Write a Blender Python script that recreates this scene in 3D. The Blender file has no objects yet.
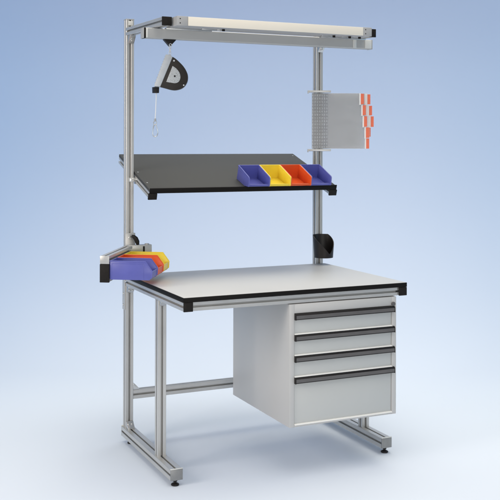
import bpy, bmesh, math, random
from mathutils import Vector, Matrix
random.seed(3)
S = bpy.context.scene
C = S.collection
W = 1.2            # width of the bench
R = math.radians

# ------------------------------------------------------------------ materials
def mat(name, col, rough=.5, metal=0., spec=.5, bump=0., bscale=200., var=0., vscale=6., stretch=None, coat=0., alpha=None):
    m = bpy.data.materials.new(name); m.use_nodes = True
    nt = m.node_tree; b = nt.nodes['Principled BSDF']
    b.inputs['Base Color'].default_value = (*col, 1)
    b.inputs['Roughness'].default_value = rough
    b.inputs['Metallic'].default_value = metal
    b.inputs['Specular IOR Level'].default_value = spec
    b.inputs['Coat Weight'].default_value = coat
    tc = nt.nodes.new('ShaderNodeTexCoord')
    mp = nt.nodes.new('ShaderNodeMapping'); nt.links.new(tc.outputs['Object'], mp.inputs['Vector'])
    if stretch: mp.inputs['Scale'].default_value = stretch
    if var:
        n = nt.nodes.new('ShaderNodeTexNoise'); n.inputs['Scale'].default_value = vscale; n.inputs['Detail'].default_value = 5
        nt.links.new(mp.outputs['Vector'], n.inputs['Vector'])
        rp = nt.nodes.new('ShaderNodeValToRGB')
        rp.color_ramp.elements[0].position = .3; rp.color_ramp.elements[1].position = .7
        rp.color_ramp.elements[0].color = (*[max(0, c*(1-var)) for c in col], 1)
        rp.color_ramp.elements[1].color = (*[min(1, c*(1+var)) for c in col], 1)
        nt.links.new(n.outputs['Fac'], rp.inputs['Fac']); nt.links.new(rp.outputs['Color'], b.inputs['Base Color'])
        mr = nt.nodes.new('ShaderNodeMapRange')
        mr.inputs['To Min'].default_value = max(.02, rough-.06); mr.inputs['To Max'].default_value = min(1, rough+.06)
        nt.links.new(n.outputs['Fac'], mr.inputs['Value']); nt.links.new(mr.outputs['Result'], b.inputs['Roughness'])
    if bump:
        n2 = nt.nodes.new('ShaderNodeTexNoise'); n2.inputs['Scale'].default_value = bscale; n2.inputs['Detail'].default_value = 3
        nt.links.new(mp.outputs['Vector'], n2.inputs['Vector'])
        bp = nt.nodes.new('ShaderNodeBump'); bp.inputs['Strength'].default_value = bump; bp.inputs['Distance'].default_value = .001
        nt.links.new(n2.outputs['Fac'], bp.inputs['Height']); nt.links.new(bp.outputs['Normal'], b.inputs['Normal'])
    return m

M = dict(
    alu=mat('anodised aluminium', (.555, .550, .535), .38, .55, .5, bump=.05, bscale=300, var=.04, vscale=8),
    alu_dark=mat('cut aluminium end', (.30, .30, .295), .45, .6, .5, bump=.1, bscale=400, var=.06, vscale=60),
    steel=mat('zinc steel', (.66, .66, .65), .3, .9, .5, var=.05, vscale=30),
    track=mat('grey track enamel', (.47, .47, .46), .42, .2, .5, var=.03, vscale=5),
    track_end=mat('pale track end', (.70, .70, .67), .4, .1, .5, var=.02),
    laminate=mat('light grey laminate', (.575, .580, .585), .42, 0, .4, bump=.08, bscale=700, var=.015, vscale=4),
    edge=mat('black edge band', (.007, .006, .0055), .6, 0, .15, bump=.05, bscale=300),
    cap=mat('black plastic cap', (.012, .010, .009), .6, 0, .2, bump=.15, bscale=250, var=.2, vscale=90),
    shelf=mat('anthracite shelf laminate', (.056, .058, .060), .62, 0, .25, bump=.2, bscale=500, var=.05, vscale=14),
    enamel=mat('light grey powder coat', (.525, .518, .508), .45, 0, .5, bump=.12, bscale=650, var=.012, vscale=3),
    front=mat('light grey drawer coat', (.515, .525, .515), .42, 0, .5, bump=.12, bscale=650, var=.012, vscale=3),
    ledge=mat('drawer ledge highlight white', (.86, .86, .84), .4, 0, .5),  # frame ledge, whitened to carry the overhead highlight in its colour
    grip=mat('dark grey grip', (.11, .105, .105), .32, 0, .5, bump=.1, bscale=300, var=.06, vscale=20),
    cream=mat('cream lamp panel', (.86, .80, .69), .5, 0, .4, var=.01, vscale=3),
    lampgrey=mat('grey lamp housing', (.42, .42, .42), .5, .1, .5, var=.03, vscale=12),
    blue=mat('blue bin plastic', (.105, .115, .40), .33, 0, .5, bump=.06, bscale=250, var=.04, vscale=20),
    yellow=mat('yellow bin plastic', (.83, .64, .055), .33, 0, .5, bump=.06, bscale=250, var=.03, vscale=20),
    orange=mat('orange bin plastic', (.70, .10, .022), .33, 0, .5, bump=.06, bscale=250, var=.03, vscale=20),
    black=mat('black moulded plastic', (.013, .011, .011), .45, 0, .3, bump=.1, bscale=200),
    brown=mat('black brown balancer housing', (.022, .016, .011), .42, 0, .5, bump=.1, bscale=300, var=.1, vscale=50),
    silver=mat('silver cast housing', (.56, .58, .60), .5, .15, .5, bump=.15, bscale=300, var=.05, vscale=60),
    plate=mat('pale nameplate', (.60, .61, .61), .45, .1, .5),
    cord=mat('white cord', (.74, .75, .76), .6, 0, .4),
    tab=mat('orange index tab', (.80, .17, .09), .5, 0, .4, var=.03, vscale=80),
    paper=mat('white index paper', (.82, .80, .78), .6, 0, .3),
    sweep=mat('pale blue studio paper', (.74, .80, .90), .85, 0, .15, bump=.02, bscale=60),
)
def film(name, col, a):
    m = bpy.data.materials.new(name); m.use_nodes = True
    nt = m.node_tree; b = nt.nodes['Principled BSDF']; out = nt.nodes['Material Output']
    b.inputs['Base Color'].default_value = (*col, 1); b.inputs['Roughness'].default_value = .28
    tr = nt.nodes.new('ShaderNodeBsdfTransparent'); mx = nt.nodes.new('ShaderNodeMixShader')
    n = nt.nodes.new('ShaderNodeTexNoise'); n.inputs['Scale'].default_value = 5; n.inputs['Detail'].default_value = 3
    tc = nt.nodes.new('ShaderNodeTexCoord'); nt.links.new(tc.outputs['Object'], n.inputs['Vector'])
    bp = nt.nodes.new('ShaderNodeBump'); bp.inputs['Strength'].default_value = .4; bp.inputs['Distance'].default_value = .04
    nt.links.new(n.outputs['Fac'], bp.inputs['Height']); nt.links.new(bp.outputs['Normal'], b.inputs['Normal'])
    mx.inputs['Fac'].default_value = a
    nt.links.new(tr.outputs[0], mx.inputs[1]); nt.links.new(b.outputs[0], mx.inputs[2]); nt.links.new(mx.outputs[0], out.inputs['Surface'])
    return m
M['film'] = film('clear grey sleeve film', (.56, .565, .57), .15)
M['film_strip'] = film('perforated sleeve binding film', (.40, .42, .44), .15)
def swizzle(nt, sc):
    tc = nt.nodes.new('ShaderNodeTexCoord'); sx = nt.nodes.new('ShaderNodeSeparateXYZ'); cx = nt.nodes.new('ShaderNodeCombineXYZ')
    nt.links.new(tc.outputs['Object'], sx.inputs[0]); nt.links.new(sx.outputs['X'], cx.inputs['X']); nt.links.new(sx.outputs['Z'], cx.inputs['Y'])
    mp = nt.nodes.new('ShaderNodeMapping'); mp.inputs['Scale'].default_value = sc; nt.links.new(cx.outputs[0], mp.inputs['Vector']); return mp
def perforate():
    m = M['film_strip']; nt = m.node_tree; b = nt.nodes['Principled BSDF']
    mx = next(n for n in nt.nodes if n.type == 'MIX_SHADER')
    br = nt.nodes.new('ShaderNodeTexBrick'); br.offset = 0; br.inputs['Scale'].default_value = 1
    br.inputs['Brick Width'].default_value = .0135; br.inputs['Row Height'].default_value = .0185; br.inputs['Mortar Size'].default_value = .0042
    br.inputs['Color1'].default_value = (.68, .69, .70, 1); br.inputs['Color2'].default_value = (.60, .61, .62, 1); br.inputs['Mortar'].default_value = (.40, .41, .42, 1)
    mp = swizzle(nt, (1, 1, 1)); nt.links.new(mp.outputs['Vector'], br.inputs['Vector']); nt.links.new(br.outputs['Color'], b.inputs['Base Color'])
perforate()
def printed():
    m = M['plate']; nt = m.node_tree; b = nt.nodes['Principled BSDF']
    mp = swizzle(nt, (150, 260, 1)); n = nt.nodes.new('ShaderNodeTexNoise'); n.inputs['Scale'].default_value = 1; n.inputs['Detail'].default_value = 1
    rp = nt.nodes.new('ShaderNodeValToRGB'); rp.color_ramp.elements[0].position = .30; rp.color_ramp.elements[1].position = .42
    rp.color_ramp.elements[0].color = (.20, .20, .20, 1); rp.color_ramp.elements[1].color = (.56, .57, .57, 1)
    nt.links.new(mp.outputs['Vector'], n.inputs['Vector']); nt.links.new(n.outputs['Fac'], rp.inputs['Fac']); nt.links.new(rp.outputs['Color'], b.inputs['Base Color'])
printed()

# ------------------------------------------------------------------ mesh builders
def merge(dst, src):
    me = bpy.data.meshes.new('tmp'); src.to_mesh(me); src.free()
    dst.from_mesh(me); bpy.data.meshes.remove(me)

class MB:
    def __init__(s): s.bm = bmesh.new()
    def box(s, x0, x1, y0, y1, z0, z1, bev=.0015, seg=2, mtx=None):
        b = bmesh.new(); bmesh.ops.create_cube(b, size=1)
        for v in b.verts: v.co = Vector(((x0+x1)/2+v.co.x*(x1-x0), (y0+y1)/2+v.co.y*(y1-y0), (z0+z1)/2+v.co.z*(z1-z0)))
        if bev: bmesh.ops.bevel(b, geom=b.edges[:], offset=min(bev, .45*min(x1-x0, y1-y0, z1-z0)), segments=seg, affect='EDGES', profile=.5)
        if mtx: b.transform(mtx)
        merge(s.bm, b); return s
    def prism(s, pts, vec, bev=0., seg=2, mtx=None, smooth=False):
        """closed polygon pts (3-D) pushed along vec"""
        b = bmesh.new(); vec = Vector(vec)
        a = [b.verts.new(Vector(p)) for p in pts]; c = [b.verts.new(Vector(p)+vec) for p in pts]
        n = len(pts)
        f0 = b.faces.new(a[::-1]); f1 = b.faces.new(c)
        for i in range(n): b.faces.new((a[i], a[(i+1) % n], c[(i+1) % n], c[i]))
        bmesh.ops.recalc_face_normals(b, faces=b.faces[:])
        if bev:
            es = [e for e in b.edges if (f0 in e.link_faces or f1 in e.link_faces)]
            bmesh.ops.bevel(b, geom=es, offset=bev, segments=seg, affect='EDGES', profile=.5)
        if mtx: b.transform(mtx)
        merge(s.bm, b); return s
    def tube(s, path, rad, n=12, closed=False, mtx=None):
        b = bmesh.new(); path = [Vector(p) for p in path]; k = len(path); rings = []
        rr = rad if isinstance(rad, (list, tuple)) else [rad]*k
        up = None
        for i, p in enumerate(path):
            if closed: t = path[(i+1) % k]-path[(i-1) % k]
            else: t = path[min(i+1, k-1)]-path[max(i-1, 0)]
            t.normalize()
            if up is None:
                up = Vector((0, 0, 1)) if abs(t.z) < .9 else Vector((0, 1, 0))
            x = t.cross(up).normalized(); up = x.cross(t).normalized()
            rings.append([b.verts.new(p+(x*math.cos(2*math.pi*j/n)+up*math.sin(2*math.pi*j/n))*rr[i]) for j in range(n)])
        for i in range(k if closed else k-1):
            r0, r1 = rings[i], rings[(i+1) % k]
            for j in range(n): b.faces.new((r0[j], r0[(j+1) % n], r1[(j+1) % n], r1[j]))
        if not closed: b.faces.new(rings[0][::-1]); b.faces.new(rings[-1])
        bmesh.ops.recalc_face_normals(b, faces=b.faces[:])
        if mtx: b.transform(mtx)
        merge(s.bm, b); return s
    def cyl(s, c, axis, rad, h, n=24, bev=.001):
        """disc/bolt: centre of its base c, along axis"""
        a = Vector(axis).normalized(); c = Vector(c)
        bv = min(bev, h*.4, rad*.4)
        return s.tube([c, c+a*1e-5, c+a*bv, c+a*(h-bv), c+a*(h-1e-5), c+a*h], [rad-bv, rad-bv, rad, rad, rad-bv, rad-bv], n)
    def lathe(s, prof, c=(0, 0, 0), n=28):
        b = bmesh.new(); rings = []
        for r_, z in prof:
            rings.append([b.verts.new((c[0]+r_*math.cos(2*math.pi*j/n), c[1]+r_*math.sin(2*math.pi*j/n), c[2]+z)) for j in range(n)])
        for i in range(len(prof)-1):
            for j in range(n): b.faces.new((rings[i][j], rings[i][(j+1) % n], rings[i+1][(j+1) % n], rings[i+1][j]))
        b.faces.new(rings[0][::-1]); b.faces.new(rings[-1])
        bmesh.ops.recalc_face_normals(b, faces=b.faces[:])
        merge(s.bm, b); return s
    def profile(s, p0, p1, w, h, up=(0, 0, 1), slots='tblr', sw=.0095, sd=.0165, ch=.0018, nt=1, nl=1):
        """slotted aluminium extrusion from p0 to p1 (section centre); w across, h along up"""
        p0, p1, up = Vector(p0), Vector(p1), Vector(up)
        d = (p1-p0); t = d.normalized(); x = t.cross(up).normalized(); u = x.cross(t).normalized()
        a, bb = w/2, h/2
        def side(a0, b0, dx, dz, L, nx, nz, on, cnt):
            # start corner (a0,b0), direction (dx,dz), inward normal (nx,nz)
            o = [(a0+dx*ch, b0+dz*ch)]
            if on:
                for q in range(cnt):
                    m = L*(q+.5)/cnt; l = .0012
                    for (q_, dep) in ((m-sw/2-l, 0), (m-sw/2, l), (m-sw/2, .0035), (m-sw*.85, .0045), (m-sw*.85, sd), (m+sw*.85, sd), (m+sw*.85, .0045), (m+sw/2, .0035), (m+sw/2, l), (m+sw/2+l, 0)):
                        o.append((a0+dx*q_+nx*dep, b0+dz*q_+nz*dep))
            o.append((a0+dx*(L-ch), b0+dz*(L-ch)))
            return o
        sec = []
        sec += side(-a, -bb, 1, 0, w, 0, 1, 'b' in slots, nt)
        sec += side(a, -bb, 0, 1, h, -1, 0, 'r' in slots, nl)
        sec += side(a, bb, -1, 0, w, 0, -1, 't' in slots, nt)
        sec += side(-a, bb, 0, -1, h, 1, 0, 'l' in slots, nl)
        return s.prism([p0+x*q[0]+u*q[1] for q in sec], d)
    def shift(s, v):
        bmesh.ops.translate(s.bm, verts=s.bm.verts[:], vec=Vector(v)); return s

def smooth_by_angle(me, ang=R(35)):
    bm = bmesh.new(); bm.from_mesh(me)
    for f in bm.faces: f.smooth = True
    for e in bm.edges:
        if len(e.link_faces) == 2: e.smooth = e.calc_face_angle(0) < ang
        else: e.smooth = False
    bm.to_mesh(me); bm.free()

def tag(o, label=None, cat=None, group=None, kind=None):
    if label: o['label'] = label
    if cat: o['category'] = cat
    if group: o['group'] = group
    if kind: o['kind'] = kind
    return o
def thing(name, loc, label, cat, rz=0., group=None, rot=None):
    o = bpy.data.objects.new(name, None); C.objects.link(o); o.empty_display_size = .05
    o.location = loc; o.rotation_euler = rot or (0, 0, rz)
    return tag(o, label, cat, group)
def part(name, mb, m, parent, local=False, label=None):
    """meshes are drawn in world axes; local=True: already in the thing's own axes"""
    me = bpy.data.meshes.new(name)
    if parent is not None and not local:
        root = parent
        while root.parent: root = root.parent
        mb.shift(-root.location)
    mb.bm.to_mesh(me); mb.bm.free(); smooth_by_angle(me)
    me.materials.append(M[m] if isinstance(m, str) else m)
    o = bpy.data.objects.new(name, me); C.objects.link(o); o.parent = parent
    if label: o['label'] = label
    return o
def copy_tree(o, parent=None):
    c = o.copy(); C.objects.link(c)
    if parent: c.parent = parent
    for ch in list(o.children): copy_tree(ch, c)
    return c

# ------------------------------------------------------------------ studio sweep
CAM = Vector((-1.5461, -4.0465, 1.6101)); TH = .4332
FW = Vector((math.sin(TH), math.cos(TH), 0)); RT = Vector((math.cos(TH), -math.sin(TH), 0))
def K(a, dep, z): return Vector((CAM.x, CAM.y, 0))+RT*a+FW*dep+Vector((0, 0, z))
def build_sweep():
    bm = bmesh.new(); prof = [(-4., 0.), (0, 0), (3, 0), (5, 0), (6.6, 0)]
    r0 = 2.2
    for i in range(1, 25):
        q = R(90)*i/24; prof.append((6.6+r0*math.sin(q), r0*(1-math.cos(q))))
    prof += [(8.8, 3.5), (8.8, 6.0)]
    xs = [-14, -9, -4.5, 0, 4.5, 9, 14]; rows = [[bm.verts.new(K(a, d, z+.006)) for a in xs] for d, z in prof]
    for i in range(len(rows)-1):
        for j in range(len(xs)-1): bm.faces.new((rows[i][j], rows[i][j+1], rows[i+1][j+1], rows[i+1][j]))
    me = bpy.data.meshes.new('floor'); bm.to_mesh(me); bm.free()
    for p in me.polygons: p.use_smooth = True
    me.materials.append(M['sweep'])
    o = bpy.data.objects.new('floor', me); C.objects.link(o)
    tag(o, 'pale blue seamless studio paper under and behind the workbench', 'floor', kind='structure')
build_sweep()

# ------------------------------------------------------------------ workbench
ZT, H, D = .9075, .0641, .8395     # top height, thickness with rail, depth
BT = .0225                          # board thickness
s = .0435; YP = .8664; X0, X1 = .0015, W-.0015
wb = thing('workbench', (W/2, .45, 0), 'grey aluminium profile workbench with light grey black edged top, tall posts and overhead beam', 'workbench')
top = part('tabletop', MB().box(.002, W-.002, .002, D, ZT-BT+.0005, ZT, .001), 'laminate', wb)
eb = MB(); e = .0018
eb.box(0, W, -.001, e, ZT-BT, ZT-.0012, .0008); eb.box(-.0005, e, e, D, ZT-BT, ZT-.0012, .0006); eb.box(W-e, W+.0005, e, D, ZT-BT, ZT-.0012, .0006)
eb.box(0, W, D, D+.002, ZT-BT, ZT-.0012, .0006)
part('edge_band', eb, 'edge', top)
zr0, zr1 = ZT-H, ZT-BT-.0005; zc = (zr0+zr1)/2; hr = zr1-zr0
for xc in (X0+s/2, X1-s/2):
    sr = part('side_rail', MB().profile((xc, .006, zc), (xc, YP+s, zc), s, hr), 'alu', wb)
    part('end_cap', MB().box(xc-s/2-.001, xc+s/2+.001, -.002, .006, zr0-.001, zr1-.0005, .002), 'cap', sr)
part('front_rail', MB().profile((X0+s+.004, .03, zc), (X1-s-.006, .03, zc), .045, hr), 'alu', wb)
part('rear_rail', MB().profile((X0+s, YP-.012, zc), (X1-s, YP-.012, zc), .024, hr, slots='b'), 'alu', wb)
# feet
sf = .0603; ZF0, ZF1 = .035, .0861; FL = .006
for k, xc in enumerate((X0+s/2, X1-s/2)):
    ft = part('foot', MB().profile((xc, .149, (ZF0+ZF1)/2), (xc, .906, (ZF0+ZF1)/2), sf, ZF1-ZF0), 'alu', wb)
    for y0, y1 in ((.144, .149), (.906, .911)):
        part('end_cap', MB().box(xc-sf/2, xc+sf/2, y0, y1+.0004, ZF0, ZF1-.0002, .0012), 'alu_dark', ft)
        part('cap_highlight', MB().box(xc-sf/2-.0005, xc+sf/2+.0005, y0-.001, y1+.0015, ZF1+.0001, ZF1+.0042, .0012), 'track_end', ft)  # pale strip added to paint the highlight along the cap's top edge
    for yy, r_ in ((.166, .0195), (.85, .015)):
        lf = MB(); k_ = r_/.0195
        lf.lathe([(.0170*k_, 0), (r_, .003), (.0188*k_, .007), (.0105, .012), (.0068, .0135), (.0065, .019), (.0105, .0195), (.0105, .026), (.0062, .0265), (.0062, .030)], (xc, yy, FL))
        part('levelling_foot', lf, 'black', ft)
    # legs
    for yc in (.3499+s/2, YP+s/2):
        lg = part('leg', MB().profile((xc, yc, ZF1), (xc, yc, zr0), s, s, up=(0, 1, 0), sw=.0105), 'alu', wb)
        bk = MB()
        if yc > .6:
            y_ = yc-s/2
            for zb, sg in ((ZF1, 1), (zr0, -1)):
                part('bracket', MB().prism([(xc-.019, y_-.001, zb), (xc-.019, y_-.036, zb), (xc-.019, y_-.036, zb+sg*.008), (xc-.019, y_-.009, zb+sg*.036), (xc-.019, y_-.001, zb+sg*.036)], (.038, 0, 0), .001), 'steel', lg)
                for dx in (-.009, .009):
                    part('bolt', MB().cyl((xc+dx, y_-.018, zb+sg*.022), (0, -1, sg*.8), .0065, .008, 12), 'steel', lg)
        else:
            y_ = yc-s/2
            bk.prism([(xc-.015, y_-.001, zr0), (xc-.015, y_-.026, zr0), (xc-.015, y_-.026, zr0-.006), (xc-.015, y_-.007, zr0-.026), (xc-.015, y_-.001, zr0-.026)], (.03, 0, 0), .001)
            part('bracket', bk, 'steel', lg)
cb = part('crossbar', MB().profile((X0+s, YP+s/2, .259), (X1-s, YP+s/2, .259), s*.9, .0484), 'alu', wb)
for xa, sg in ((X0+s, 1), (X1-s, -1)):
    gb = MB().prism([(xa, YP+.004, .2835), (xa+sg*.034, YP+.004, .2835), (xa+sg*.034, YP+.004, .290), (xa+sg*.008, YP+.004, .317), (xa, YP+.004, .317)], (0, .03, 0), .001)
    part('bracket', gb, 'steel', cb)
# posts
ZP = 2.2663
for k, xc in enumerate((X0+s/2, X1-s/2)):
    ps = part('post', MB().profile((xc, YP+s/2, zr1+.001), (xc, YP+s/2, ZP-.004), s, s, up=(0, 1, 0), sw=.0105), 'alu', wb)
    part('top_cap', MB().box(xc-s/2-.001, xc+s/2+.001, YP-.001, YP+s+.001, ZP-.004, ZP+.001, .001), 'lampgrey', ps)
    xo = xc-s/2-.0056 if k == 0 else xc+s/2+.0006
    cp = MB().box(xo, xo+.005, YP+.004, YP+s-.002, .715, 1.02, .001)
    part('joining_plate', cp, 'alu', ps)
    for zz in (.74, .80, .95, 1.0):
        part('bolt', MB().cyl((xo+.0003 if k == 0 else xo+.0047, YP+s/2, zz), (-1 if k == 0 else 1, 0, 0), .006, .0045, 12), 'steel', ps)
# overhead arms
ZA0, ZA1, YA = 2.1706, 2.2116, .2933; sa = .0475
for k, xc in enumerate((X0+sa/2-.001, X1-sa/2+.001)):
    am = part('overhead_arm', MB().profile((xc, YA+.009, (ZA0+ZA1)/2), (xc, YP, (ZA0+ZA1)/2+.008), sa, ZA1-ZA0), 'alu', wb)
    part('end_cap', MB().box(xc-sa/2-.001, xc+sa/2+.001, YA, YA+.009, ZA0-.001, ZA1+.001, .002), 'cap', am)
    zb = ZA0+.0075
    part('bracket', MB().prism([(xc-.017, YP-.001, zb), (xc-.017, YP-.04, zb-.0005), (xc-.017, YP-.04, zb-.009), (xc-.017, YP-.01, zb-.042), (xc-.017, YP-.001, zb-.042)], (.034, 0, 0), .001), 'steel', am)
    part('bolt', MB().cyl((xc, YP-.022, zb-.024), (0, -1, -.9), .011, .008, 16).cyl((xc, YP-.0265, zb-.0285), (0, -1, -.9), .006, .006, 6), 'steel', am)
    bt = MB().box(xc-.013, xc+.013, YP-.004, YP-.0004, ZA1+.020, ZA1+.044, .001)
    part('bolt_plate', bt, 'track_end' if k == 0 else 'steel', am)
# overhead rail (tool track)
RX0, RX1, RY, RZ0, RZ1 = -.0541, 1.2541, .4145, 2.1189, 2.1696
sec = [(RY, RZ0+.004), (RY+.004, RZ0), (RY+.017, RZ0), (RY+.017, RZ0+.008), (RY+.027, RZ0+.008), (RY+.027, RZ0), (RY+.040, RZ0), (RY+.044, RZ0+.004), (RY+.044, RZ1-.003), (RY+.041, RZ1), (RY+.003, RZ1), (RY, RZ1-.003)]
tr = part('tool_track', MB().prism([(RX0+.0127, y, z) for y, z in sec], (RX1-RX0-.0209, 0, 0)), 'track', wb)
for a, b, m in ((RX0, RX0+.0025, 'track'), (RX0+.0026, RX0+.0125, 'cap'), (RX1-.008, RX1, 'lampgrey')):
    part('end_cap', MB().box(a, b, RY-.0015, RY+.0455, RZ0-.001, RZ1, .0015), m, tr)
part('end_sleeve', MB().box(1.205, 1.2458, RY-.0035, RY+.0, RZ0+.003, RZ1-.002, .001), 'track_end', tr)
part('end_sleeve', MB().box(1.131, 1.152, RY-.0025, RY+.0, RZ0+.002, RZ1-.001, .001), 'track_end', tr)
part('end_sleeve', MB().box(RX0+.0127, RX0+.023, RY-.0025, RY+.0, RZ0+.002, RZ1-.001, .001), 'track_end', tr)

# ------------------------------------------------------------------ strip lamp between the arms
LX0, LX1, LY, LZ0, LZ1 = .0565, 1.1435, .2467, 2.1669, 2.2114
lp = thing('strip_lamp', (.6, .31, LZ0), 'long cream fronted strip lamp mounted between the two overhead arms', 'lamp')
hs = MB().prism([(.1132, y, z) for y, z in ((LY+.0, LZ0+.002), (LY+.012, LZ0), (LY+.135, LZ0), (LY+.145, LZ0+.01), (LY+.145, LZ1-.004), (LY+.14, LZ1), (LY+.0, LZ1))], (1.0906-.1132, 0, 0))
part('housing', hs, 'lampgrey', lp)
part('front_panel', MB().box(.1134, 1.0904, LY-.003, LY-.0002, LZ0+.001, LZ1, .001), 'cream', lp)
for a, b in ((LX0, .1128), (1.091, LX1)):
    ec = part('end_block', MB().box(a, b, LY-.002, LY+.145, LZ0-.0005, LZ1+.001, .002), 'lampgrey', lp)
    for zz in (.012, .033):
        part('screw', MB().cyl(((a+b)/2-.012, LY-.0015, LZ0+zz), (0, -1, 0), .003, .002, 10), 'cap', ec)
for xx in (.25, .33, .92, 1.04):
    part('hanger', MB().box(xx-.035, xx+.035, LY+.07, LY+.085, LZ0-.004, LZ0+.001, .001), 'steel', lp)
for xx in (.32, .945, 1.04, 1.10):
    part('knob', MB().cyl((xx, LY+.05, LZ0+.001), (0, 0, -1), .0075, .011, 14), 'cap', lp)
part('mounting_strip', MB().box(.90, 1.17, LY+.10, LY+.125, LZ0-.008, LZ0-.0003, .001), 'steel', lp)
part('mounting_strip', MB().box(.04, .28, LY+.10, LY+.125, LZ0-.008, LZ0-.0003, .001), 'steel', lp)

# ------------------------------------------------------------------ drawer cabinet
CX0, CX1, CY0, CY1, CZ0, CZ1 = .539, 1.139, .003, .6653, .2537, .8395
cab = thing('drawer_cabinet', ((CX0+CX1)/2, .33, CZ0), 'light grey steel four drawer cabinet hung under the right side of the table top', 'cabinet')
bd = MB(); t = .0015; fl, fr, ftp, fbt = CX0+.0262, CX1-.0255, CZ1-.0435, CZ0+.0088
bd.box(CX0, fl, CY0, CY1, CZ0, CZ1, .0015)                       # side walls and frame
bd.box(fr, CX1, CY0, CY1, CZ0, CZ1, .0015)
bd.box(fl, fr, CY0+.0004, CY1-.001, CZ0+.0002, fbt, .001)
bd.box(fl, fr, CY0+.0004, CY1-.001, ftp, CZ1-.0002, .001)
bd.box(fl, fr, CY1-.012, CY1-.002, fbt, ftp, .001)
part('body', bd, 'enamel', cab)
part('mounting_bar', MB().box(CX0+.02, CX1-.02, .03, .60, CZ1+.0005, zr0-.0005, .001), 'cap', cab)
tops = [.7935, .6930, .5925, .4905]; bots = [.6985, .5980, .4965, CZ0+.0112]
bots = [tops[1]+.006, tops[2]+.006, tops[3]+.006, .2684]
tops2 = [ftp-.001]+[z+.001 for z in tops[1:]]
for k in range(4):
    z1, z0 = tops[k], bots[k]
    dr = part('drawer', MB().box(fl+.002, fr-.002, CY0+.004, CY0+.55, z0+.0015, z1-.001, .0012), 'front', cab,
              label='deep bottom drawer' if k == 3 else None)
    # ledge under the drawer front, light on its top painted as white
    part('ledge', MB().prism([(fl+.001, y, z) for y, z in ((CY0+.05, z0-.0052), (CY0-.005, z0-.0052), (CY0-.0062, z0-.004), (CY0-.0058, z0-.0025), (CY0+.0035, z0+.0012), (CY0+.05, z0+.0012))], (fr-fl-.002, 0, 0)), 'ledge', dr)
    # grip: extruded black bar with grey face strip, curved top and end caps
    yg = CY0+.0035
    gp = [(yg, z1), (yg-.007, z1), (yg-.0115, z1-.002), (yg-.0138, z1-.0065), (yg-.0148, z1-.026), (yg-.014, z1-.0285), (yg-.0115, z1-.0285), (yg-.010, z1-.012), (yg-.006, z1-.005), (yg, z1-.005)]
    g = part('handle', MB().prism([(fl+.001, y, z) for y, z in gp], (fr-fl+.010, 0, 0), .0006), 'black', dr)
    part('grip_strip', MB().prism([(fl+.0045, y, z) for y, z in ((yg-.0139, z1-.0082), (yg-.0160, z1-.0084), (yg-.0166, z1-.0240), (yg-.0146, z1-.0242))], (fr-fl+.0035, 0, 0)), 'grip', dr)
    cpz = [(yg, z1+.001), (yg-.0085, z1+.001), (yg-.0135, z1-.0015), (yg-.0162, z1-.0065), (yg-.0175, z1-.0295), (yg, z1-.0295)]
    for xa in (fl-.0005, fr+.0078):
        part('grip_end', MB().prism([(xa, y, z) for y, z in cpz], (.0042, 0, 0), .0006), 'black', dr)
lk = MB().cyl((1.1195, CY0+.001, .8045), (0, -1, 0), .0105, .009, 24)
part('lock', lk, 'grip', cab)

# ------------------------------------------------------------------ tilted shelf
SX0, SX1 = .0502, 1.1498
TILT = math.atan2(1.5411-1.3673, 1.1495-.6194)
sl = math.hypot(1.5411-1.3673, 1.1495-.6194)
sh = thing('tilted_shelf', (.6, .6194, 1.3673), 'anthracite shelf tilted forward on the posts with black front lip', 'shelf', rot=(TILT, 0, 0))
hx = (SX1-SX0)/2
part('board', MB().box(-hx, hx, .002, sl, -.015, 0, .0012), 'shelf', sh, True)
part('front_lip', MB().box(-hx, hx, -.004, .002, -.0215, .0065, .0015), 'edge', sh, True)
part('edge_band', MB().box(-hx+.001, hx-.001, sl+.0002, sl+.002, -.0145, -.0005, .0005), 'edge', sh, True)
for sg in (-1, 1):
    xa = sg*(hx-.0185)
    sr = part('side_rail', MB().profile((xa, .004, -.0345), (xa, sl, -.0345), .034, .038), 'alu', sh, True)
    part('end_cap', MB().box(xa-.0235 if sg < 0 else xa-.024, xa+.024 if sg < 0 else xa+.0235, -.006, .0035, -.0555, -.0218, .002), 'cap', sh, True)
    cl_ = []                       # clamp that grips the post, drawn in world axes
    xw = X0+s if sg < 0 else X1-s
    xi = SX0 if sg < 0 else SX1
    cl_.append(('clamp', MB().box(min(xw-.028*(-sg), xi+.014*(-sg)), max(xw-.028*(-sg), xi+.014*(-sg)), YP-.014, YP-.001, 1.397, 1.421, .002)))
    cl_.append(('clamp', MB().box(min(xi+.002*(-sg), xi+.014*(-sg)), max(xi+.002*(-sg), xi+.014*(-sg)), YP-.0135, YP+.02, 1.385, 1.409, .002)))
    cl_.append(('bolt', MB().cyl((xw+.012*sg, YP-.0135, 1.409), (0, -1, 0), .008, .008, 6)))
    cl_.append(('bolt', MB().cyl((xi+.006*(-sg), YP-.0135, 1.409), (0, -1, 0), .0055, .006, 12)))
    for nm, mb in cl_:
        mb.bm.transform((Matrix.Translation((.6, .6194, 1.3673)) @ Matrix.Rotation(TILT, 4, 'X')).inverted())
        part(nm, mb, 'steel', sh, True)
    for yy in (.10, sl-.035, .262):
        part('screw', MB().cyl((sg*(hx-.0185), yy, -.0004), (0, 0, 1), .0045, .0011, 12), 'steel', sh, True)

# ------------------------------------------------------------------ open fronted bins
BW = .1235
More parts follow.
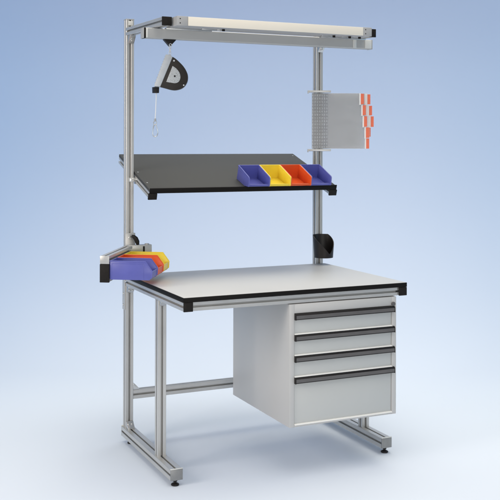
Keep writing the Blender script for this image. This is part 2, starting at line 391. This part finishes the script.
# side outlines, (distance from the back, height): short tilted bins and long hanging bins
SMALL = ((0, 0), (0, .078), (.020, .0768), (.148, .0625), (.154, .058), (.161, .0165), (.157, .012), (.108, 0))
LONG = ((0, .002), (0, .0895), (.176, .0888), (.204, .050), (.208, .044), (.2055, .010), (.196, 0), (.006, 0))
def bin_meshes(size):
    t = .0032; small = size == 'small'
    sd = [(-y, z) for y, z in (SMALL if small else LONG)]; BH = sd[1][1]
    b = MB()
    for x in (-BW/2, BW/2-t): b.prism([(x, y, z) for y, z in sd], (t, 0, 0), .0007)
    x0, dx = -BW/2+t, (BW-2*t, 0, 0)
    b.prism([(x0, -.0002, .002), (x0, -.0002, BH-.0003), (x0, -t, BH-.0003), (x0, -t, .002)], dx)             # back
    if small: fl_ = [(-.001, .0006), (-.108, .0006), (-.156, .0125), (-.160, .0165), (-.1585, .0245), (-.1565, .0245), (-.155, .0165), (-.107, .0042), (-.001, .0042)]
    else: fl_ = [(-.001, .0006), (-.195, .0006), (-.2045, .0105), (-.2068, .040), (-.2040, .040), (-.2020, .0115), (-.194, .0042), (-.001, .0042)]
    b.prism([(x0, y, z) for y, z in fl_], dx)                                                                  # floor running up into the front lip
    r = MB()                                                                                                   # rolled rim
    rim_ = sd[1:6]
    for x in (-BW/2+.001, BW/2-.001): r.tube([(x, y, z) for y, z in rim_], .003, 8)
    r.tube([(-BW/2, -.001, BH), (BW/2, -.001, BH)], .003, 8)
    lp_ = (-.1578, .0245) if small else (-.2056, .040)
    r.tube([(-BW/2+.002, *lp_), (BW/2-.002, *lp_)], .0024, 8)
    fs = []                                                                                                    # raised panel frame on each side
    La, Lb = (.012, .092) if small else (.012, .166)
    for x in (-BW/2-.0008, BW/2+.0008-.002):
        f = MB(); zt_ = BH*.78 if small else BH*.90
        f.box(x, x+.002, -Lb-.0025, -Lb, .004, zt_, .0006); f.box(x, x+.002, -La, -La+.0025, .004, zt_, .0006); f.box(x, x+.002, -Lb, -La, zt_-.0035, zt_, .0006)
        fs.append(f)
    return b, r, fs
first_bin = {}
def bin_(colour, size, loc, rz, tilt, label, group):
    key = (colour, size)
    if key not in first_bin:
        o = thing('storage_bin', (0, 0, 0), label, 'storage bin', group=group)
        b, r, fs = bin_meshes(size)
        part('body', b, colour, o, True); part('rim', r, colour, o, True); [part('rib', f, colour, o, True) for f in fs]
        first_bin[key] = o
    else: o = copy_tree(first_bin[key])
    o.location = loc; o.rotation_euler = (tilt, 0, rz); tag(o, label, 'storage bin', group)
    return o
cs, sn = math.cos(TILT), math.sin(TILT)
yl = .134; pitch = .1262; xb0 = .5935+BW/2
gs = 'open bins in a row on the tilted shelf'
for i, (c, lb) in enumerate((('blue', 'blue open front bin at left end of the shelf row, next to bare shelf board'), ('yellow', 'yellow bin on the tilted shelf between the blue and orange bins'),
                             ('orange', 'orange bin on the tilted shelf between the yellow and right blue bins'), ('blue', 'blue open front bin at the right end of the shelf, nearest the post'))):
    q = Vector((0, yl*cs-.0008*sn, yl*sn+.0008*cs))
    bin_(c, 'small', Vector((xb0+i*pitch, .6194, 1.3673))+q, 0, TILT, lb, gs)

# ------------------------------------------------------------------ swivel arm with its bins
AZ = R(32); A0 = Vector((-.2359, .4488, 0))
sw = thing('swivel_arm', (A0.x, A0.y, .9313), 'aluminium swivel arm with black end cap clamped low on the left post', 'swivel arm', rz=-AZ)
z0 = 0.; zc1 = 1.0207-.9313; zt = 1.060-.9313
am = part('arm_profile', MB().profile((0, .0, (zc1+zt)/2), (0, .452, (zc1+zt)/2), .0455, zt-zc1), 'alu', sw, True)
part('end_plate', MB().box(-.0228, .0228, -.004, -.0002, zc1+.0005, zt, .001), 'alu', am, True)
cr = part('carrier_rail', MB().profile((0, .006, zc1/2), (0, .445, zc1/2), .040, zc1-.002, nl=2), 'alu', sw, True)
part('end_cap', MB().box(-.0235, .0235, -.006, .006, 0, zc1-.0005, .002), 'cap', cr, True)
def sw_part(name, mb, m):            # drawn in world axes, moved into the arm's axes
    mb.bm.transform(Matrix.Rotation(AZ, 4, 'Z') @ Matrix.Translation(-Vector((A0.x, A0.y, .9313))))
    return part(name, mb, m, sw, True)
pv = MB().box(.004, .132, YP-.046, YP-.008, 1.022, 1.063, .002)
pv.cyl((.11, YP-.027, 1.063), (0, 0, 1), .012, .005, 20)
sw_part('pivot_block', pv, 'alu')
sw_part('slot_cover', MB().box(.082, .092, YP-.0475, YP-.0455, 1.0225, 1.0555, .0006), 'cap')
sw_part('clamp_plate', MB().box(-.004, .052, YP-.0075, YP-.0005, 1.0, 1.125, .0015), 'alu')
sw_part('bolt', MB().cyl((.022, YP-.007, 1.10), (0, -1, 0), .009, .006, 18), 'steel')
lv = MB().tube([(.024, YP-.03, 1.112), (.034, YP-.034, 1.108), (.045, YP-.036, 1.097), (.053, YP-.036, 1.08), (.057, YP-.036, 1.064)], [.006, .010, .0125, .0125, .008], 14)
sw_part('clamp_lever', lv, 'black')
row = Vector((math.sin(AZ), math.cos(AZ), 0)); out = Vector((math.cos(AZ), -math.sin(AZ), 0))
ga = 'open bins hanging on the swivel arm'
for i, (c, lb) in enumerate((('blue', 'blue bin on the swivel arm, nearest the black end cap'), ('orange', 'orange bin on the swivel arm between blue and yellow bins'),
                             ('yellow', 'yellow bin on the swivel arm, farthest back near the left post'))):
    p = A0+out*.0248+row*(BW/2+.002+i*.1345)
    bin_(c, 'long', (p.x, p.y, .9455), R(90)-AZ, 0, lb, ga)

# ------------------------------------------------------------------ tool balancer hanging from the track
B0 = Vector((.089, .43, 2.0862))
ba = thing('tool_balancer', B0, 'black and silver D shaped tool balancer hanging from the overhead track with cord and hook', 'tool balancer')
def bp(u, v, y=0): return ((u-170)*.00526+y*.26, y, (46-v)*.00515)
mk = MB().prism([bp(163.8, 40.0, -.012), bp(170, 46.6, -.012), bp(176.2, 40.0, -.012)], (0, .024, 0), .001)
part('track_hanger', mk, 'black', ba, True)
part('eyelet', MB().tube([bp(170.2+1.15*math.cos(a), 45.2+1.15*math.sin(a), -.014) for a in [i*math.pi/7 for i in range(14)]], .0022, 8, True), 'steel', ba, True)
ch = MB()
for i in range(3):
    zc_ = 46.8+i*2.6; rx, rz_ = 1.0, 1.75
    ch.tube([((rx*.0052*math.cos(a) if i % 2 == 0 else 0), (0 if i % 2 == 0 else rx*.0052*math.sin(a+1.57)), (46-zc_-0.6)*.00515+rz_*.00515*math.sin(a)) for a in [k*math.pi/8 for k in range(16)]], .0019, 8, True)
part('chain', ch, 'cord', ba, True)
Dp = [(172, 56.6), (175, 58.2), (180, 62.3), (184, 66.6), (186.8, 71.5), (187.6, 76), (186.8, 80.5), (184, 84.8), (180, 87.3), (175, 88.5), (170, 88.2), (165, 87), (160, 85.9)]
def curve(pts, sub=4, keep=2):
    o = []; n = len(pts)
    for i in range(n-1):
        p0, p1, p2, p3 = pts[max(i-1, 0)], pts[i], pts[i+1], pts[min(i+2, n-1)]
        for j in range(sub):
            t_ = j/sub
            o.append(tuple(.5*((2*p1[k])+(-p0[k]+p2[k])*t_+(2*p0[k]-5*p1[k]+4*p2[k]-p3[k])*t_*t_+(-p0[k]+3*p1[k]-3*p2[k]+p3[k])*t_**3) for k in range(2)))
    o.append(pts[-1]); return o
part('drum_housing', MB().prism([bp(u, v, -.022) for u, v in curve(Dp)], (.0185, .044, 0), .003), 'brown', ba, True)
Lp = [(172.2, 65.6), (175, 67.2), (177.4, 69.4), (179.3, 72.4), (180, 76), (178.8, 79.8), (175.6, 81.8), (171, 81.6), (166, 80.9)]
lb_ = part('nameplate', MB().prism([bp(u, v, -.0245) for u, v in curve(Lp)], (0, .003, 0), .0006), 'plate', ba, True)
part('rivet', MB().cyl(bp(174.3, 75.2, -.0242), (0, -1, 0), .0046, .002, 14), 'cap', lb_, True)
sb = MB().prism([bp(u, v, -.026) for u, v in ((165.4, 54.6), (170.2, 55.0), (171.9, 57.2), (159.9, 85.7), (154.0, 85.5), (154.2, 84.2))], (.0218, .052, 0), .002)
for i in range(11):
    f_ = i/10.5; u = 164.6-f_*10.2; v = 57+f_*26.6
    sb.prism([bp(u+.15, v, -.018), bp(u+.5, v-1.1, -.018), bp(u+.05, v-1.25, -.018), bp(u-.25, v-.15, -.018)], (.015, .036, 0))
part('spring_housing', sb, 'silver', ba, True)
for u, v, r_ in ((173.5, 60.4, .0042), (183.3, 83.6, .0036)):
    part('screw', MB().cyl(bp(u, v, -.0215), (0, -1, 0), r_, .003, 12), 'cord', ba, True)
part('cord_guide', MB().prism([bp(154, 86, -.016), bp(159.3, 86, -.016), bp(159.1, 91.6, -.016), bp(154.2, 91.6, -.016)], (0, .032, 0), .0025), 'black', ba, True)
part('cord', MB().tube([bp(156.6, 91.5), bp(156.3, 100), bp(155.9, 109), bp(155.5, 116.5)], .0023, 8), 'cord', ba, True)
cb_ = MB()
cb_.tube([bp(155.4, 116), bp(155.5, 118.5)], .0055, 10)
cb_.tube([bp(155.5, 118.3), bp(153.9, 119.3), bp(154.2, 121.6), bp(156.8, 121.6), bp(157, 119.3)], .0024, 8, True)
cb_.tube([bp(155.6, 121.2), bp(154.2, 122.8), bp(153.4, 126), bp(153, 130), bp(153.6, 132.6), bp(155.4, 133.4), bp(157.3, 132.4), bp(158.2, 129.4), bp(157.6, 126)], .0027, 8)
cb_.tube([bp(157.6, 126), bp(156.8, 123.6), bp(155.8, 121.4)], .0022, 8)
part('snap_hook', cb_, 'steel', ba, True)

# ------------------------------------------------------------------ document holder on the right post
HN = Vector((1.1643, .773, 1.575))
dh = thing('document_holder', HN, 'swivel holder of clear grey document sleeves with orange index tabs on the right post', 'document holder', rz=-TH)
# local x runs along the sleeves, local z up; sleeves 0.319 high
for zz in (-.013, .324):
    bk = MB().box(-.098, .030, -.016, .016, zz-.002, zz+.010, .002)
    bk.box(-.104, -.0975, -.016, .016, zz-.008, zz+.010, .002)
    part('pivot_bracket', bk, 'alu', dh, True)
    part('post_fixing', MB().box(-.05, -.005, .0158, .100, zz-.003, zz+.011, .002), 'steel', dh, True)
px = .00576
def sleeve(i, ang, tab):
    rot = Matrix.Rotation(ang, 4, 'Z'); x0 = -.078; yy = -.012+i*.0036
    xa = (tab[2]-312.2)*px+x0; x1 = xa-(.0085 if i < 5 else .017); zb_, zt_ = (148.5-tab[1])*.00574, (148.5-tab[0])*.00574
    sv = part('sleeve', MB().box(.012, x1, yy, yy+.0012, .0, .318, .0003, 1, rot), 'film', dh, True)
    part('binding_strip', MB().box(x0, .012, yy-.0002, yy+.0014, .0, .318, .0003, 1, rot), 'film_strip', sv, True)
    v0_, v1_, u0_, wd, mt = tab
    part('margin', MB().box(x1, xa+.0008, yy+.0001, yy+.0011, max(0, zb_-.004), min(.318, zt_+.004), .0002, 1, rot), 'paper', sv, True)
    part('index_tab', MB().box(xa, xa+wd*px, yy-.0004, yy+.0014, zb_, zt_, .0003, 1, rot), mt, sv, True)
tabs = [(93.6, 104, 360.6, 3.2, 'tab'), (105, 115, 362.6, 3.2, 'tab'), (116, 126.4, 364.0, 3.2, 'tab'), (127.2, 137.6, 366.0, 3.4, 'tab'), (138.2, 148.4, 366.4, 3.0, 'tab'),
        (94, 104, 367.6, 3.0, 'tab'), (105.4, 115, 369.4, 3.0, 'tab'), (116, 126.6, 371.2, 3.0, 'tab'), (127.4, 136.4, 370.2, 1.0, 'tab')]
for i, tb in enumerate(tabs): sleeve(i, R(-.6+i*.16), tb)
# ------------------------------------------------------------------ cup holder on the right post
cu = thing('tool_cup', (1.167, .797, .947), 'small black scooped cup holder on the right post just above the table top', 'cup holder')
def cup():
    b = bmesh.new(); n = 48; nz = 12; t_ = .004; rings = []
    def rim(a):       # rim height: low towards the front right, high at the back and left
        d = abs((a-R(-80)+math.pi) % (2*math.pi)-math.pi)*180/math.pi
        return .022+.108*min(1, (math.sqrt(d*d+400)-20)/98)**.66
    def rad(z): return .0545+.0085*(z/.13)
    outer = []
    for k in range(nz+1):
        outer.append([b.verts.new((rad(rim(a)*k/nz)*math.cos(a), rad(rim(a)*k/nz)*math.sin(a), rim(a)*k/nz)) for a in [2*math.pi*j/n for j in range(n)]])
    inner = []
    for k in range(nz, -1, -1):
        inner.append([b.verts.new(((rad(z_)-t_)*math.cos(a), (rad(z_)-t_)*math.sin(a), z_)) for a in [2*math.pi*j/n for j in range(n)] for z_ in [max(.004, rim(a)*k/nz)]])
    allr = outer+inner
    for i in range(len(allr)-1):
        for j in range(n): b.faces.new((allr[i][j], allr[i][(j+1) % n], allr[i+1][(j+1) % n], allr[i+1][j]))
    b.faces.new(outer[0][::-1]); b.faces.new(inner[-1])
    bmesh.ops.recalc_face_normals(b, faces=b.faces[:])
    m_ = MB(); merge(m_.bm, b); return m_
part('cup', cup(), 'black', cu, True)
part('mounting_plate', MB().box(-.012, .03, .0615, .0685, .03, .110, .001), 'black', cu, True)

# ------------------------------------------------------------------ studio lamps and added fills, all out of frame
def area(name, loc, target, sx, sy, energy=100, col=(1, 1, 1), spread=180):
    l = bpy.data.lights.new(name, 'AREA'); l.shape = 'RECTANGLE'; l.size = sx; l.size_y = sy; l.energy = energy; l.color = col; l.spread = R(spread)
    o = bpy.data.objects.new(name, l); C.objects.link(o); o.location = loc
    o.rotation_euler = (Vector(target)-Vector(loc)).to_track_quat('-Z', 'Y').to_euler()
    return o
area('overhead_softbox', K(.7, 4.7, 3.9), K(.5, 4.7, 0), 5.0, 2.6, 53.0, (1.0, 0.94, 0.86), spread=130)
area('floor_softbox', K(.3, 2.4, 3.7), K(.3, 3.4, 0), 5, 2, 13.5, (1.0, 0.95, 0.88), spread=130)
area('rear_fill', K(.3, 6.2, 4.2), K(.3, 6.0, 0), 6, 2.8, 30.0, (1.0, 0.932, 0.701), spread=90)  # added lamp, lifts the table's shadow on the floor behind
area('wall_blue_fill', K(.3, 6.9, 4.8), K(.3, 8.8, 2.4), 8, .6, 6.6, (0.0, 0.0, 1.0), spread=120)  # added unseen blue lamp that tints the upper backdrop
area('front_low', K(.9, .3, 1.2), (.6, .2, .4), 3, 1.2, 19.8, (1.0, 0.96, 0.9), spread=110)
area('left_softbox', K(-3.2, 2.5, 2.2), (0, .5, 1.0), 1.5, 2.2, 29.8, (1.0, 0.9, 0.8), spread=110)
area('backdrop_right', K(6.0, 4.8, 1.9), K(2., 8.8, 1.0), 1.8, 2.2, 21.0, (0.307, 0.678, 1.0), spread=100)  # added bluish lamp off to the side, builds the backdrop gradient
area('backdrop_left', K(-6.0, 4.8, 1.9), K(-2., 8.8, 1.0), 1.8, 2.2, 21.7, (0.008, 0.464, 1.0), spread=100)  # matching added blue lamp for the left of the backdrop
w = bpy.data.worlds.new('World'); S.world = w; w.use_nodes = True

w.node_tree.nodes['Background'].inputs['Color'].default_value = (0.786, 0.893, 1.000, 1)
w.node_tree.nodes['Background'].inputs['Strength'].default_value = 0.319

# ------------------------------------------------------------------ camera
cd = bpy.data.cameras.new('Camera'); cam = bpy.data.objects.new('Camera', cd); C.objects.link(cam); S.camera = cam
ro = .0025; up = Vector((0, 0, 1))
r2 = RT*math.cos(ro)+up*math.sin(ro); u2 = up*math.cos(ro)-RT*math.sin(ro)
m3 = Matrix((r2, u2, -FW)).transposed(); mw = m3.to_4x4(); mw.translation = CAM
cam.matrix_world = mw
cd.sensor_width = 36; cd.lens = 958.6757/500*36; cd.shift_x = (250-249.5037)/500; cd.shift_y = -(250-142.3008)/500
cd.clip_start = .05; cd.clip_end = 100
S.view_settings.view_transform = 'Standard'; S.view_settings.look = 'None'; S.view_settings.exposure = 0; S.view_settings.gamma = 1
S.render.resolution_x = 1024; S.render.resolution_y = 1024
S.cycles.max_bounces = 10; S.cycles.transparent_max_bounces = 24
